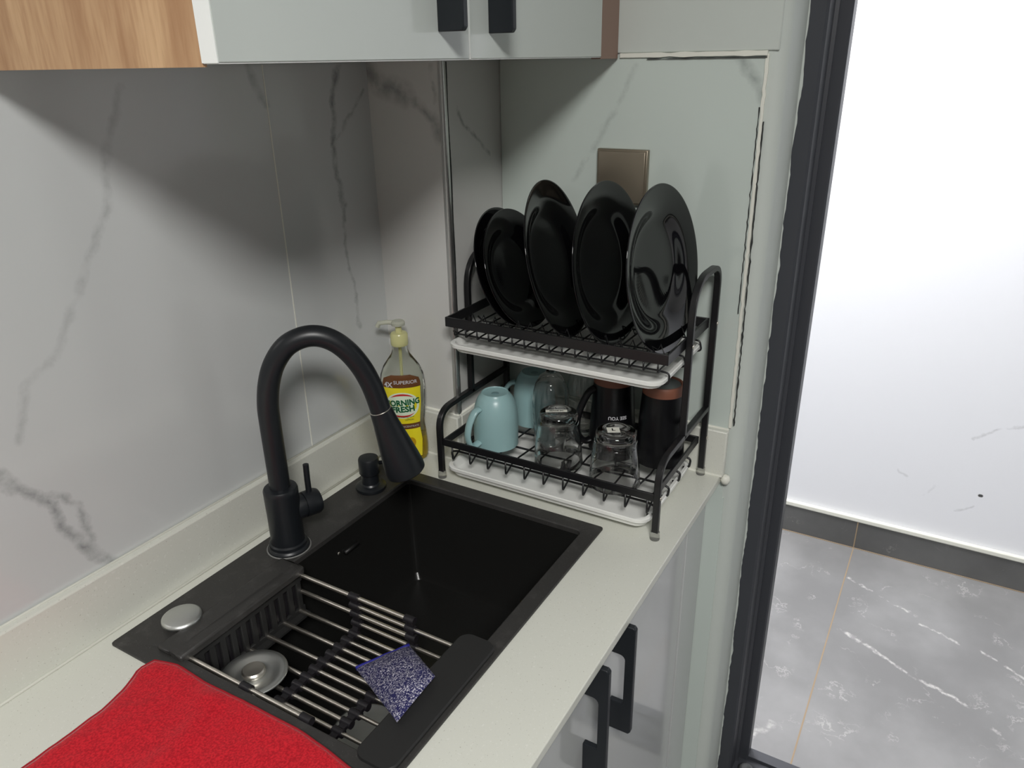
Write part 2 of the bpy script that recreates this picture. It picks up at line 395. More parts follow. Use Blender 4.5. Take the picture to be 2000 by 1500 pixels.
def ragged(name, axis_pts, wmin, wmax, seed, material, thick=.0012, step=.008, gaps=0.0):
    """strip along z (list of (y_at_z)) on the x = const plane"""
    x, y0, z0, y1, z1 = axis_pts; mb = MB(); n = int(math.hypot(y1-y0, z1-z0)/step)
    L = []
    for i in range(n+1):
        t = i/n; yy = y0+(y1-y0)*t; zz = z0+(z1-z0)*t
        nn = noise.noise(Vector((t*n*.35, seed, 0))); n2 = noise.noise(Vector((t*n*.7, seed+9, 0)))
        wv = max(0.0002, wmin+(wmax-wmin)*(.5+.9*nn)); 
        if gaps and noise.noise(Vector((t*n*.12, seed+20, 0))) < gaps-.5: wv = .0002
        L.append((yy+n2*.0016, zz, wv))
    vs = []
    hor = abs(y1-y0) > abs(z1-z0)
    for yy, zz, wv in L:
        if hor: vs += [(x-thick, yy, zz-wv/2), (x-thick, yy, zz+wv/2), (x+.002, yy, zz+wv/2), (x+.002, yy, zz-wv/2)]
        else: vs += [(x-thick, yy-wv/2, zz), (x-thick, yy+wv/2, zz), (x+.002, yy+wv/2, zz), (x+.002, yy-wv/2, zz)]
    fs = []
    for i in range(len(L)-1):
        for j in range(4): fs.append((4*i+j, 4*i+(j+1) % 4, 4*i+4+(j+1) % 4, 4*i+4+j))
    fs += [(0, 1, 2, 3), tuple(len(vs)-4+k for k in range(4))]
    return struct(name, mb.add(vs, fs), material, smooth=False)
ragged('trim_4', (XB-.002, YT-.002, HU+.004, YT+.000, ZT), .0035, .006, 1, M['caulk'], .0016)
ragged('trim_5', (XB-.0036, YT-.0085, HU+.01, YT-.004, .60), .0002, .0026, 5, M['gap'], .0006, .006)
ragged('trim_6', (XB-.002, -.375, ZT+.001, YT, ZT+.001), .005, .008, 8, M['caulk'], .004)
ragged('trim_7', (XB-.0036, YT+.004, .30, YT+.004, .62), .0002, .0018, 15, M['gap'], .0003, .006)
ragged('trim_8', (XB-.0052, -.42, ZT-.0045, YT, ZT-.0045), .0002, .0016, 25, M['gap'], .0004, .006)
struct('wall_front', MB().box((-2.95, -2.4, ZF), (-2.9, .12, ZC)), M['far_wall'])
struct('wall_right', MB().box((-2.9, -2.45, ZF), (.1, -2.4, ZC)), M['far_wall'])
struct('wall_right.001', MB().box((.1, -2.45, ZF), (1.3, -2.4, ZC)), M['paint'])
wc = struct('wall_corridor', MB().box((1.25, -2.4, ZF), (1.33, 1.0, ZC)), M['paint_corridor'])
struct('wall_corridor.001', MB().box((.04, 1.0, ZF), (1.33, 1.05, ZC)), M['paint_corridor'])
bb = struct('baseboard_corridor', MB().box((1.238, -2.4, ZF+.001), (1.2501, 1.0, -.748)), M['marble_dark'])
build('top_bead', MB().box((1.234, -2.4, -.748), (1.2502, 1.0, -.730)), M['caulk'], bb, bevel=.004)
grout = mat('beige_grout', rgb(150, 132, 108), .8)
gm = MB(); gm.box((1.235, -2.4, ZF), (1.2385, 1.0, ZF+.002))
for yy in (-1.38, -.775, -.17): gm.box((-.9, yy-.0018, ZF), (1.238, yy+.0018, ZF+.0006)); gm.box((1.2365, yy-.0018, ZF), (1.2385, yy+.0018, -.748))
struct('trim_9', gm, grout)
# door frame (black aluminium), jamb with stop and track
def prism_z(P, z0, z1):
    mb = MB(); n = len(P); return mb.add([(x, y, z0) for x, y in P]+[(x, y, z1) for x, y in P], [(i, (i+1) % n, n+(i+1) % n, n+i) for i in range(n)]+[tuple(range(n))[::-1], tuple(range(n, 2*n))])
J = [(.135, YE), (.135, -.655), (.139, -.659), (.185, -.659), (.187, -.665), (.191, -.665), (.193, -.661), (.200, -.661), (.200, -.681), (.203, -.684), (.233, -.684), (.236, -.680), (.236, YE)]
df = struct('door_1', prism_z(J, ZF+.001, 1.28), M['frame_black'])
build('jamb', prism_z([(x, -2.15-y) for x, y in J], ZF+.001, 1.28), M['frame_black'], df)
build('head', MB().box((.135, -.64, 1.24), (.236, -1.51, 1.28)), M['frame_black'], df, bevel=.002)
build('threshold_track', MB().box((.118, -.655, ZF), (.232, -1.49, ZF+.007)).box((.205, -.665, ZF+.006), (.232, -1.49, ZF+.016)), M['frame_black'], df, bevel=.001)
build('floor_stop', MB().lathe([(.010, 0), (.016, .004), (.018, .012), (.013, .017), (.009, .015)], 32, (.165, -.690, ZF+.006)), mat('grey_stop_metal', rgb(110, 112, 112), .5, .6), df, smooth=True)
# ragged paint line where the plaster meets the frame
mb = MB(); zz = ZF; vs = []; fs = []; i = 0
while zz < 1.2:
    wv = .002+.0022*noise.noise(Vector((zz*25, 1.5, 0)))+.002*noise.noise(Vector((zz*90, 4.5, 0)))
    vs += [(.1335, YE+.0005, zz), (.1335, YE-wv, zz), (.1365, YE-wv, zz), (.1365, YE+.0005, zz)]
    if i: b = 4*(i-1); fs += [(b+j, b+(j+1) % 4, b+4+(j+1) % 4, b+4+j) for j in range(4)]
    i += 1; zz += .008
struct('trim_10', mb.add(vs, fs), M['paint_green'])

# ------------------------------------------------------------------ lamps of the two rooms (outside the picture)
for (loc, size, pw, col), lab in ((LK, 'round white ceiling lamp over the kitchen floor'), (LC, 'round white ceiling lamp in the corridor')):
    t = thing('ceiling_lamp', (loc[0], loc[1], ZC), lab, 'lamp')
    build('lamp_housing', MB().lathe([(size/2+.012, -.012), (size/2+.015, -.006), (size/2+.012, 0)], 48, (loc[0], loc[1], ZC)), M['white_plastic'], t, smooth='auto')
    build('lamp_diffuser', MB().lathe([(size/2, -.0125), (size/2, -.010)], 48, (loc[0], loc[1], ZC)), M['lamp'], t)
    area('lamp_light', loc, size, pw, col)

# ------------------------------------------------------------------ countertop with sink cut-out
SX0, SX1, SY0, SY1 = -.7975, -.2454, -.0342, -.4853       # outer sink
BX0, BX1, BY0, BY1, BZ = -.768, -.272, -.116, -.4585, -.209
ct = MB(); x0, x1, y0, y1 = -2.4, XB-.002, -.0005, -.600; hx0, hx1, hy0, hy1 = SX0+.012, SX1-.012, SY0-.012, SY1+.012
T = -.015
for z, flip in ((0, 0), (T, 1)):
    O = [(x0, y0), (x1, y0), (x1, y1), (x0, y1)]; I = [(hx0, hy0), (hx1, hy0), (hx1, hy1), (hx0, hy1)]
    ct.add([(a, b, z) for a, b in O+I], [(i, (i+1) % 4, 4+(i+1) % 4, 4+i) for i in range(4)])
O = [(x0, y0), (x1, y0), (x1, y1), (x0, y1)]; I = [(hx0, hy0), (hx1, hy0), (hx1, hy1), (hx0, hy1)]
for R_ in (O, I): ct.add([(a, b, 0) for a, b in R_]+[(a, b, T) for a, b in R_], [(i, (i+1) % 4, 4+(i+1) % 4, 4+i) for i in range(4)])
counter = build('countertop', ct, M['quartz'], bevel=.002)
tag(counter, 'long speckled off-white stone worktop around the black sink', 'countertop')
def upst(a, b): return build('upstand', MB().box(a, b), M['quartz'], counter, bevel=.0025)
upst((-2.4, -.0005, .0), (XP+.001, -TU, HU))
upst((XP-TU, -TU+.001, .0), (XP+.001, YP-.007, HU))
upst((XP+.0, YP, .0), (XB-.0025, YP-.008, HU))
upst((XB-TU-.002, YP-.009, .0), (XB-.0025, -.605, HU))
sil = MB().tube([(-2.4, -TU-.001, .0012), (XP-TU-.001, -TU-.001, .0012)], .0022, 8).tube([(XP-TU-.001, -TU, .0012), (XP-TU-.001, YP-.009, .0012)], .0022, 8).tube([(XB-TU-.003, YP-.009, .0012), (XB-TU-.003, -.603, .0012)], .0022, 8)
sil.tube([(-2.4, -.002, HU), (XP, -.002, HU)], .0022, 8).tube([(XP-.001, -.0, HU), (XP-.001, YP-.002, HU)], .0026, 8).tube([(XP, YP-.001, HU), (XB-.002, YP-.001, HU)], .0024, 8).tube([(XB-.003, YP, HU), (XB-.003, -.604, HU)], .0026, 8)
build('sealant_line', sil, M['caulk'], counter, smooth=True)
bl = MB().lathe([(0, -.010), (.007, -.008), (.009, 0), (.006, .007), (0, .009)], 16, (.012, -.608, -.006)); build('sealant_blob', bl, M['caulk'], counter, smooth=True)

# ------------------------------------------------------------------ sink
sink = thing('sink', (-.52, -.26, 0), 'black composite single-bowl sink set into the worktop below the faucet', 'sink')
def rrect(x0, x1, y0, y1, r, n=5):
    P = []
    for cx, cy, a0 in ((x1-r, y1+r, -PI/2), (x1-r, y0-r, 0), (x0+r, y0-r, PI/2), (x0+r, y1+r, PI)):
        for i in range(n+1): a = a0+PI/2*i/n; P.append((cx+r*math.cos(a), cy+r*math.sin(a)))
    return P
def loft(rings, mb=None, cap0=False, cap1=False):
    mb = mb or MB(); n = len(rings[0]); vs = [v for r in rings for v in r]; fs = []
    for k in range(len(rings)-1):
        for i in range(n): fs.append((k*n+i, k*n+(i+1) % n, (k+1)*n+(i+1) % n, (k+1)*n+i))
    if cap0: fs.append(tuple(range(n))[::-1])
    if cap1: fs.append(tuple(range((len(rings)-1)*n, len(rings)*n)))
    return mb.add(vs, fs)
def ring(x0, x1, y0, y1, r, z): return [(a, b, z) for a, b in rrect(x0, x1, y0, y1, r)]
zt = .0035
rm = loft([ring(SX0, SX1, SY0, SY1, .005, .0003), ring(SX0, SX1, SY0, SY1, .005, zt-.001), ring(SX0+.001, SX1-.001, SY0-.001, SY1+.001, .005, zt),
           ring(BX0-.002, BX1+.002, BY0+.002, BY1-.002, .006, zt), ring(BX0, BX1, BY0, BY1, .008, zt-.002), ring(BX0, BX1, BY0, BY1, .008, -.006)])
build('sink_deck', rm, M['granite'], sink, smooth='auto')
k_ = .010
bs = loft([ring(BX0, BX1, BY0, BY1, .008, -.006), ring(BX0+k_*.6, BX1-k_*.2, BY0-k_*.4, BY1+k_*.4, .011, BZ+.014), ring(BX0+k_, BX1-k_*.7, BY0-k_, BY1+k_, .014, BZ+.004), ring(BX0+.03, BX1-.03, BY0-.03, BY1+.03, .016, BZ), ring(BX0+.2, BX1-.2, BY0-.13, BY1+.13, .01, BZ-.002)], cap1=True)
blk_basin = blackm('black_basin', rgb(27, 27, 26), .27, .45, 400, .12)
build('basin', bs, blk_basin, sink, smooth='auto')
ov = MB().tube([(-.45, BY0-.0035, -.044), (-.418, BY0-.0035, -.044)], .0035, 10); build('overflow_slot', ov, M['ink'], sink, smooth=True)
build('overflow_screw', MB().lathe([(0, .001), (.0025, .001), (.003, 0), (0, 0)], 14).xf(Matrix.Translation((-.462, BY0-.002, -.038)) @ Matrix.Rotation(PI/2, 4, 'X')), M['steel'], sink, smooth=True)
build('drain_knob', MB().lathe([(.012, .0), (.012, .004), (.0235, .0045), (.026, .007), (.0255, .010), (.022, .0125), (.008, .0132), (0, .0132)], 40, (-.7248, -.0841, zt)), M['steel_dull'], sink, smooth=True)
build('drain', MB().lathe([(.0, .001), (.03, .001), (.042, .002), (.045, .0035), (.048, .0025), (.048, 0)], 40, (-.60, -.27, BZ-.001)), M['steel_dull'], sink, smooth=True)

# ------------------------------------------------------------------ faucet
FX, FY = -.528, -.082
fa = thing('faucet', (FX, FY, zt), 'matt black gooseneck pull-down faucet on the sink deck', 'faucet')
build('base_flange', MB().lathe([(.031, 0), (.0315, .003), (.030, .006), (.0285, .007), (.0285, .012), (.026, .014)], 48, (FX, FY, zt)), M['black'], fa, smooth='auto')
build('faucet_body', MB().lathe([(.0252, .010), (.0250, .060), (.0255, .098), (.0255, .103), (.024, .106), (.020, .107)], 48, (FX, FY, zt)), M['black'], fa, smooth='auto')
al = math.radians(-48); dx, dy = math.cos(al), math.sin(al)
def fp(r, z): return Vector((FX+dx*r, FY+dy*r, z))
ctr = [(0, .105), (0, .16), (0, .215), (.001, .245), (.007, .278), (.018, .306), (.036, .329), (.058, .340), (.080, .341), (.101, .332), (.120, .314), (.136, .289), (.147, .262), (.1535, .238), (.1575, .219)]
def smooth_path(P, n=5):
    P = [P[0]]+list(P)+[P[-1]]; out = []
    for i in range(1, len(P)-2):
        for k in range(n):
            t = k/n; a, b, c, d = P[i-1], P[i], P[i+1], P[i+2]
            out.append(.5*((2*b)+(c-a)*t+(2*a-5*b+4*c-d)*t*t+(-a+3*b-3*c+d)*t**3))
    out.append(P[-2]); return out
build('spout', MB().tube(smooth_path([fp(a, b) for a, b in ctr]), .0153, 24), M['black'], fa, smooth='auto')
p0, p1 = fp(.1575, .219), fp(.188, .111); ax = (p1-p0).normalized(); Lh = (p1-p0).length
q_ = Vector((0, 0, 1)).rotation_difference(ax).to_matrix().to_4x4()
hd = MB().lathe([(.0135, 0), (.0166, .001), (.0186, .02), (.0240, .055), (.0285, .085), (.0305, Lh-.010), (.0302, Lh-.002), (.028, Lh), (.022, Lh-.004), (0, Lh-.004)], 40)
hd.box((.026, -.004, Lh-.014), (.0335, .004, Lh-.001))
build('spray_head', hd.xf(Matrix.Translation(p0) @ q_), M['black'], fa, smooth='auto')
build('joint_ring', MB().lathe([(.0160, -.0006), (.0165, 0), (.0160, .0006)], 40).xf(Matrix.Translation(p0) @ q_), M['steel'], fa, smooth=True)
lat = Vector((.93, -.36, 0)).normalized()
sb = Vector((FX, FY, .066)); q2 = Vector((0, 0, 1)).rotation_difference(lat).to_matrix().to_4x4()
build('valve_housing', MB().lathe([(.018, .010), (.0195, .024), (.0195, .030), (.0175, .0305), (.0175, .032), (.020, .0325), (.0205, .052), (.018, .057), (.0, .058)], 36).xf(Matrix.Translation(sb) @ q2), M['black'], fa, smooth='auto')
lv = sb+lat*.043
lev = MB().tube([lv+Vector((0, 0, .014)), lv+Vector((0, 0, .040)), lv+Vector((.001, 0, .066))], .0046, 14)
build('lever', lev, M['black'], fa, smooth='auto')
build('sealant_ring', MB().tube([(FX+.0325*math.cos(t*PI/18), FY+.0325*math.sin(t*PI/18), zt+.0004) for t in range(36)], .0013, 6, closed=True), mat('grey_sealant', rgb(120, 120, 118), .6), fa, smooth=True)

# soap dispenser on the deck
sx, sy = -.330, -.080
sd = thing('soap_dispenser', (sx, sy, zt), 'small black built-in soap pump behind the faucet spray head', 'soap dispenser')
build('dispenser_base', MB().lathe([(.025, 0), (.0265, .003), (.0265, .007), (.023, .009), (.017, .010), (.015, .013)], 36, (sx, sy, zt)), M['black'], sd, smooth='auto')
build('pump_head', MB().lathe([(.0150, .010), (.0150, .030), (.0168, .031), (.0178, .033), (.0178, .058), (.0165, .061), (.011, .062), (0, .062)], 32, (sx, sy, zt)), M['black'], sd, smooth='auto')
build('nozzle', MB().tube([(sx+.010, sy-.010, .052), (sx+.036, sy-.036, .051), (sx+.040, sy-.040, .046)], .0035, 12), M['black'], sd, smooth=True)

# ------------------------------------------------------------------ dish soap bottle
BC = Vector((-.200, -.062, 0)); ndir = Vector((-.85, -.53, 0)).normalized(); udir = Vector((-ndir.y, ndir.x, 0)) * -1
if udir.dot(Rv) < 0: udir = -udir
prof_b = [(0, .030, .020), (.002, .036, .024), (.008, .0385, .026), (.03, .039, .0265), (.055, .0375, .0255), (.072, .0355, .0245), (.080, .0355, .0245), (.10, .038, .026), (.13, .0400, .027), (.155, .0405, .027), (.172, .0385, .026), (.188, .032, .0225), (.200, .0235, .018), (.210, .0165, .015), (.218, .0135, .0135), (.228, .0130, .013)]
def bw(z):
    for a, b in zip(prof_b[:-1], prof_b[1:]):
        if a[0] <= z <= b[0]: t = (z-a[0])/(b[0]-a[0]); return a[1]+(b[1]-a[1])*t, a[2]+(b[2]-a[2])*t
    return prof_b[-1][1:]
def bring(z, off=0, seg=40):
    a, b = bw(z); a += off; b += off
    return [tuple(BC+udir*(a*math.cos(2*PI*j/seg))+ndir*(b*math.sin(2*PI*j/seg))+Vector((0, 0, z))) for j in range(seg)]
def bpt(u, z, off):   # u: arc coordinate in metres across the front
    a, b = bw(z); th = u/(.5*(a+b)*1.12); a += off; b += off
    return tuple(BC+udir*(a*math.sin(th))+ndir*(b*math.cos(th))+Vector((0, 0, z)))
bot = thing('dish_soap_bottle', tuple(BC), 'clear bottle of yellow washing-up liquid with printed label in the counter corner', 'bottle')
zs = [p[0] for p in prof_b]; zz2 = []
for a, b in zip(zs[:-1], zs[1:]): zz2 += [a, (a+b)/2]
zz2.append(zs[-1])
build('bottle_body', loft([bring(z) for z in zz2], cap0=True, cap1=True), M['clearplastic'], bot, smooth='auto')
build('bottle_liquid', loft([bring(z, -.0016) for z in (.002, .008, .02, .03, .04, .048)], cap0=True, cap1=True), M['liquid'], bot, smooth='auto')
def blabel(name, outline_z, mt, off):
    """outline_z: list of (z, uL, uR)"""
    mb = MB(); nU = 14; vs = []; fs = []
    rows = []
    for (za, la, ra), (zb_, lb, rb) in zip(outline_z[:-1], outline_z[1:]):
        for k in range(4): t = k/4; rows.append((za+(zb_-za)*t, la+(lb-la)*t, ra+(rb-ra)*t))
    rows.append(outline_z[-1])
    for z, l, r in rows:
        for j in range(nU+1): vs.append(bpt(l+(r-l)*j/nU, z, off))
    for i in range(len(rows)-1):
        for j in range(nU): a = i*(nU+1)+j; fs.append((a, a+1, a+nU+2, a+nU+1))
    return build(name, mb.add(vs, fs), mt, lab_root or bot, smooth=True)
lab_root = None
lab_root = blabel('label', [(.012, -.030, .030), (.045, -.033, .033), (.070, -.030, .030), (.085, -.031, .031), (.12, -.035, .035), (.158, -.036, .036), (.168, -.034, .034)], M['yellow'], .0006)
blabel('label_band', [(.153, -.036, .036), (.162, -.036, .036), (.170, -.033, .033), (.177, -.016, .016)], M['brown'], .0010)
blabel('label_band', [(.070, -.030, .030), (.081, -.0305, .0305)], M['brown'], .0010)
def ellip(name, cu, cz, ru, rz, mt, off, a0=0, a1=2*PI, inner=0.0, n=36):
    mb = MB(); vs = []; fs = []
    for i in range(n+1):
        t = a0+(a1-a0)*i/n
        k_in = inner
        if inner and a1-a0 < 6: k_in = 1-(1-inner)*math.sin(PI*i/n)
        for kk in (k_in, (k_in+1)/2, 1): vs.append(bpt(cu+ru*kk*math.cos(t), cz+rz*kk*math.sin(t), off))
    for i in range(n):
        for j in range(2): a = i*3+j; fs.append((a, a+1, a+4, a+3))
    return build(name, mb.add(vs, fs), mt, lab_root)
ellip('label_oval', 0, .118, .030, .026, M['palegreen'], .0011)
ellip('label_arc', 0, .118, .026, .0235, M['redink'], .0014, .7, PI-.7, .84)
ellip('label_arc', 0, .118, .026, .0235, M['redink'], .0014, PI+.7, 2*PI-.7, .84)
ellip('label_drop', .010, .043, .0085, .0105, M['gold'], .0014)
def btext(s, size, u, z, mt, bold=.0, rot=0, sx=1.0):
    mb = text_mb(s, size, 0, bold); cr, sr = math.cos(rot), math.sin(rot)
    bm = bmesh.new(); vs = [bm.verts.new(v) for v in mb.v]
    for f_ in mb.f:
        try: bm.faces.new([vs[i] for i in f_])
        except Exception: pass
    bmesh.ops.subdivide_edges(bm, edges=[e for e in bm.edges if e.calc_length() > .004], cuts=1)
    bmesh.ops.triangulate(bm, faces=bm.faces)
    bm.verts.index_update()
    out = MB(); out.v = [bpt(u+(v.co.x*cr-v.co.y*sr)*sx, z+v.co.x*sr+v.co.y*cr, .0019) for v in bm.verts]; out.f = [tuple(v.index for v in f_.verts) for f_ in bm.faces]; bm.free()
    return build('lettering', out, mt, lab_root)
btext('MORNING', .0155, 0, .1235, M['greenink'], .0006, .06, .84)
btext('FRESH', .0155, .001, .1105, M['greenink'], .0006, .06, .92)
btext('4X', .013, -.022, .1585, M['inkwhite'], .0004)
btext('SUPERIOR', .0090, .008, .1635, M['inkwhite'], .0001)
btext('LEMON', .0045, .010, .0895, M['greenink'])
btext('dishwashing liquid', .0038, .004, .0955, M['greenink'])
btext('CONCENTRATE', .0050, .008, .0755, M['inkwhite'])
build('pump_collar', MB().lathe([(.0145, .226), (.0155, .228), (.0155, .246), (.0135, .249), (.006, .250), (.0055, .262)], 28, tuple(BC)), M['pump'], bot, smooth='auto')
hdv = (-Rv*.9+Vector((0, .2, 0))); hdv.z = 0; hdv.normalize()
Pm = MB().lathe([(.006, .262), (.012, .263), (.0125, .268), (.010, .271), (0, .272)], 24, tuple(BC))
Pm.tube([BC+Vector((0, 0, .267))-hdv*-.004, BC+hdv*.018+Vector((0, 0, .268)), BC+hdv*.034+Vector((0, 0, .266)), BC+hdv*.038+Vector((0, 0, .259))], .0042, 14)
build('pump_nozzle', Pm, mat('cloudy_plastic', rgb(214, 216, 200), .3, 0, .5, Transmission_Weight=.4), bot, smooth='auto')
build('dip_tube', MB().tube([BC+Vector((0, 0, .01)), BC+Vector((0, 0, .225))], .0025, 10), M['pump'], bot, smooth=True)

# ------------------------------------------------------------------ dish rack
RX0, RX1, RYL, RYR = -.233, -.001, -.164, -.566
rk = thing('dish_rack', (-.117, -.365, 0), 'two-tier black metal dish rack with white drip trays on the worktop', 'dish rack')
ZB = .012
for y in (RYL-.000, RYR):
    hoop = fillet([(RX1, y, ZB), (RX1, y, .384), (-.128, y, .384), (-.128, y, .128)], [0, .036, .062, 0], 10)
    loop = fillet([(RX0, y, ZB), (RX0, y, .130), (-.16, y, .131), (RX1-.004, y, .131)], [0, .062, 0, 0], 10)
    sf = MB().bar(hoop, .0085, .0105, (0, 1, 0))
    sf.bar(loop, .0085, .0105, (0, 1, 0))
    build('side_frame', sf, M['rackblack'], rk, bevel=.0012)
    for x in (RX0, RX1):
        build('rubber_foot', MB().lathe([(.0075, 0), (.0078, .001), (.0070, .0135), (.0060, .0140)], 20, (x, y, .0)), M['rubber'], rk, smooth='auto')
    s_ = -1 if y == RYR else 1
    for x, z in ((RX0, .074), (RX1, .074), (-.128, .285), (RX1, .285)):
        if s_ < 0: build('screw', MB().lathe([(.0035, 0), (.0032, .0012), (.0015, .002), (0, .002)], 14).xf(Matrix.Translation((x, y-.0052, z)) @ Matrix.Rotation(PI/2, 4, 'X')), M['steel'], rk, smooth=True)
YI0, YI1 = RYL-.0075, RYR+.0075
def shelf(zc, xf, xb, hgt=.013, th=.0035):
    r = .012
    P = [(xf, YI0, zc), (xf, YI1, zc), (xb, YI1, zc), (xb, YI0, zc)]
    mb = MB(); mb.bar([(xf, YI0+.002, zc), (xf, YI1-.002, zc)], th, hgt, (0, 0, 1)); mb.bar([(xb, YI0+.002, zc), (xb, YI1-.002, zc)], th, hgt, (0, 0, 1))
    mb.bar([(xf-.001, YI0, zc), (xb, YI0, zc)], th, hgt, (0, 0, 1)); mb.bar([(xf-.001, YI1, zc), (xb, YI1, zc)], th, hgt, (0, 0, 1))
    return build('shelf_frame', mb, M['rackblack'], rk, bevel=.0006)
shelf(.072, RX0+.001, RX1-.012); shelf(.2875, -.206, RX1-.012, .0165)
wr = .0016
# lower wire basket
ys = [-.188-.0362*i for i in range(11)]
for i, y in enumerate(ys):
    mb = MB().tube(fillet([(RX0+.001, y, .066), (RX0+.001, y, .040), (RX0+.026, y, .052), (RX0+.05, y, .052), (-.13, y-(.004 if i % 2 else -.004), .051), (-.055, y, .052), (-.036, y, .052), (-.014, y, .066)], .003, 3), wr, 8)
    build('cross_wire', mb, M['rackblack'], rk, smooth=True)
for x in (-.214, -.15, -.095, -.04):
    e = .010
    mb = MB().tube(fillet([(x, YI0-.004, .046), (x, YI0+.000, .0545), (x, YI0-.02, .0545), (x, YI1+.02, .0545), (x, YI1-.000, .0545), (x, YI1+.000, .040), (x, YI1+.010, .036)] if x == -.95 else
                [(x, YI0-.006, .032), (x, YI0-.001, .046), (x, YI0-.014, .0495), (x, YI1+.016, .0495), (x, YI1+.001, .046), (x, YI1+.003, .030), (x, YI1+.014, .027)], .006, 5), wr*1.25, 8)
    build('long_wire', mb, M['rackblack'], rk, smooth=True)
# plate ring loops under cups
for cx, cy in ((-.165, -.235), (-.17, -.365), (-.20, -.480), (-.10, -.30), (-.085, -.50)):
    pass
# upper basket
nU = 17
for i in range(nU):
    y = -.186-.0224*i
    mb = MB().tube(fillet([(-.205, y, .282), (-.205, y, .2640), (-.193, y, .2665), (-.17, y, .2665), (-.05, y, .2665), (-.03, y, .2665), (-.014, y, .283)], .003, 3), wr*.9, 8)
    build('cross_wire', mb, M['rackblack'], rk, smooth=True)
for x in (-.193, -.115, -.035):
    mb = MB().tube(fillet([(x, YI0-.004, .272), (x, YI0-.014, .2640), (x, YI1+.022, .2640), (x, YI1+.004, .262), (x, YI1+.000, .246), (x, YI1+.012, .243)] if x > -.15 else
                          [(x, YI0-.004, .268), (x, YI0-.014, .2640), (x, YI1+.016, .2640), (x, YI1+.000, .262), (x, YI1+.000, .246), (x, YI1+.010, .243)], .006, 5), wr, 8)
    build('long_wire', mb, M['rackblack'], rk, smooth=True)
for x in (-.165, -.070):
    P = []
    for i in range(2*nU-1): P.append((x, -.186-.0112*i, .2685 if i % 2 == 0 else .294))
    build('divider_wire', MB().tube(P, wr*.9, 8), M['rackblack'], rk, smooth=True)
# drip trays
def tray(x0, x1, y0, y1, z, hgt=.014):
    R_ = .022; th = .0025
    rings = [ring(x0+.016, x1-.016, y0-.016, y1+.016, R_-.006, z), ring(x0+.008, x1-.008, y0-.008, y1+.008, R_-.003, z+.001), ring(x0+.004, x1-.004, y0-.004, y1+.004, R_, z+hgt-.0065),
             ring(x0, x1, y0, y1, R_, z+hgt-.0065), ring(x0-.0005, x1+.0005, y0+.0005, y1-.0005, R_, z+hgt-.001), ring(x0+.001, x1-.001, y0-.001, y1+.001, R_, z+hgt), ring(x0+.006, x1-.006, y0-.006, y1+.006, R_-.003, z+hgt-.0005),
             ring(x0+.010, x1-.010, y0-.010, y1+.010, R_-.004, z+.004), ring(x0+.018, x1-.018, y0-.018, y1+.018, R_-.008, z+.0026)]
    return build('drip_tray', loft(rings, cap0=True, cap1=True), M['white_plastic'], rk, smooth='auto')
tray(-.242, -.018, -.176, -.554, .0125, .0185)
tray(-.218, -.006, -.176, -.554, .238, .0155)
up_ = None

# ------------------------------------------------------------------ plates
def plate_mb(R_):
    pr = [(0, .0), (.50*R_, 0), (.60*R_, .002), (.70*R_, .010), (.78*R_, .016), (.97*R_, .0225), (R_, .0238), (.997*R_, .0262), (.965*R_, .0256), (.77*R_, .0196), (.68*R_, .0135), (.59*R_, .0060), (.50*R_, .0042), (0, .004)]
    P = []
    for a, b in zip(pr[:-1], pr[1:]):
        P += [a]
    P.append(pr[-1])
    return MB().lathe([(max(r, 1e-7), z) for r, z in P], 72)
def place_plate(src, c, r, yaw, tilt, label, group):
    # local +z = plate normal (towards -y), rim centre at c
    hv = Vector((math.cos(yaw), math.sin(yaw), 0)); nh = Vector((math.sin(yaw), -math.cos(yaw), 0))
    v = Vector((0, 0, math.cos(tilt)))-nh*math.sin(tilt); nrm = hv.cross(v).normalized()
    if nrm.y > 0: nrm = -nrm
    rot = Matrix((v.cross(nrm), v, nrm)).transposed().to_4x4()
    Mx = Matrix.Translation(Vector(c)) @ rot @ Matrix.Translation((0, 0, -.025))
    if src is None:
        o = build('dinner_plate' if r > .12 else 'side_plate', plate_mb(r), M['plate'], smooth=True)
        s_ = o.modifiers.new('sub', 'SUBSURF'); s_.levels = 1; s_.render_levels = 2
    else: o = src.copy(); COL.objects.link(o)
    o.matrix_world = Mx; return tag(o, label, 'plate', group)
gP = 'black plates standing in the upper rack'
A = place_plate(None, (-.118, -.5162, .3955), .1276, -.0715, .15, 'large glossy black plate at the right end of the upper rack', gP)
place_plate(A, (-.1167, -.4296, .3945), .1276, -.036, .166, 'middle one of the three large black plates, in front of the wall socket cover', gP)
place_plate(A, (-.1197, -.3403, .3935), .1276, .118, .26, 'large glossy black plate leaning next to the small plates', gP)
B = place_plate(None, (-.1048, -.2580, .3660), .1022, .0, .34, 'small black plate leaning, the front one of the small pair', gP)
place_plate(B, (-.1100, -.2400, .3675), .1022, .04, .33, 'small black plate behind the other small plate, nearest the left rack end', gP)

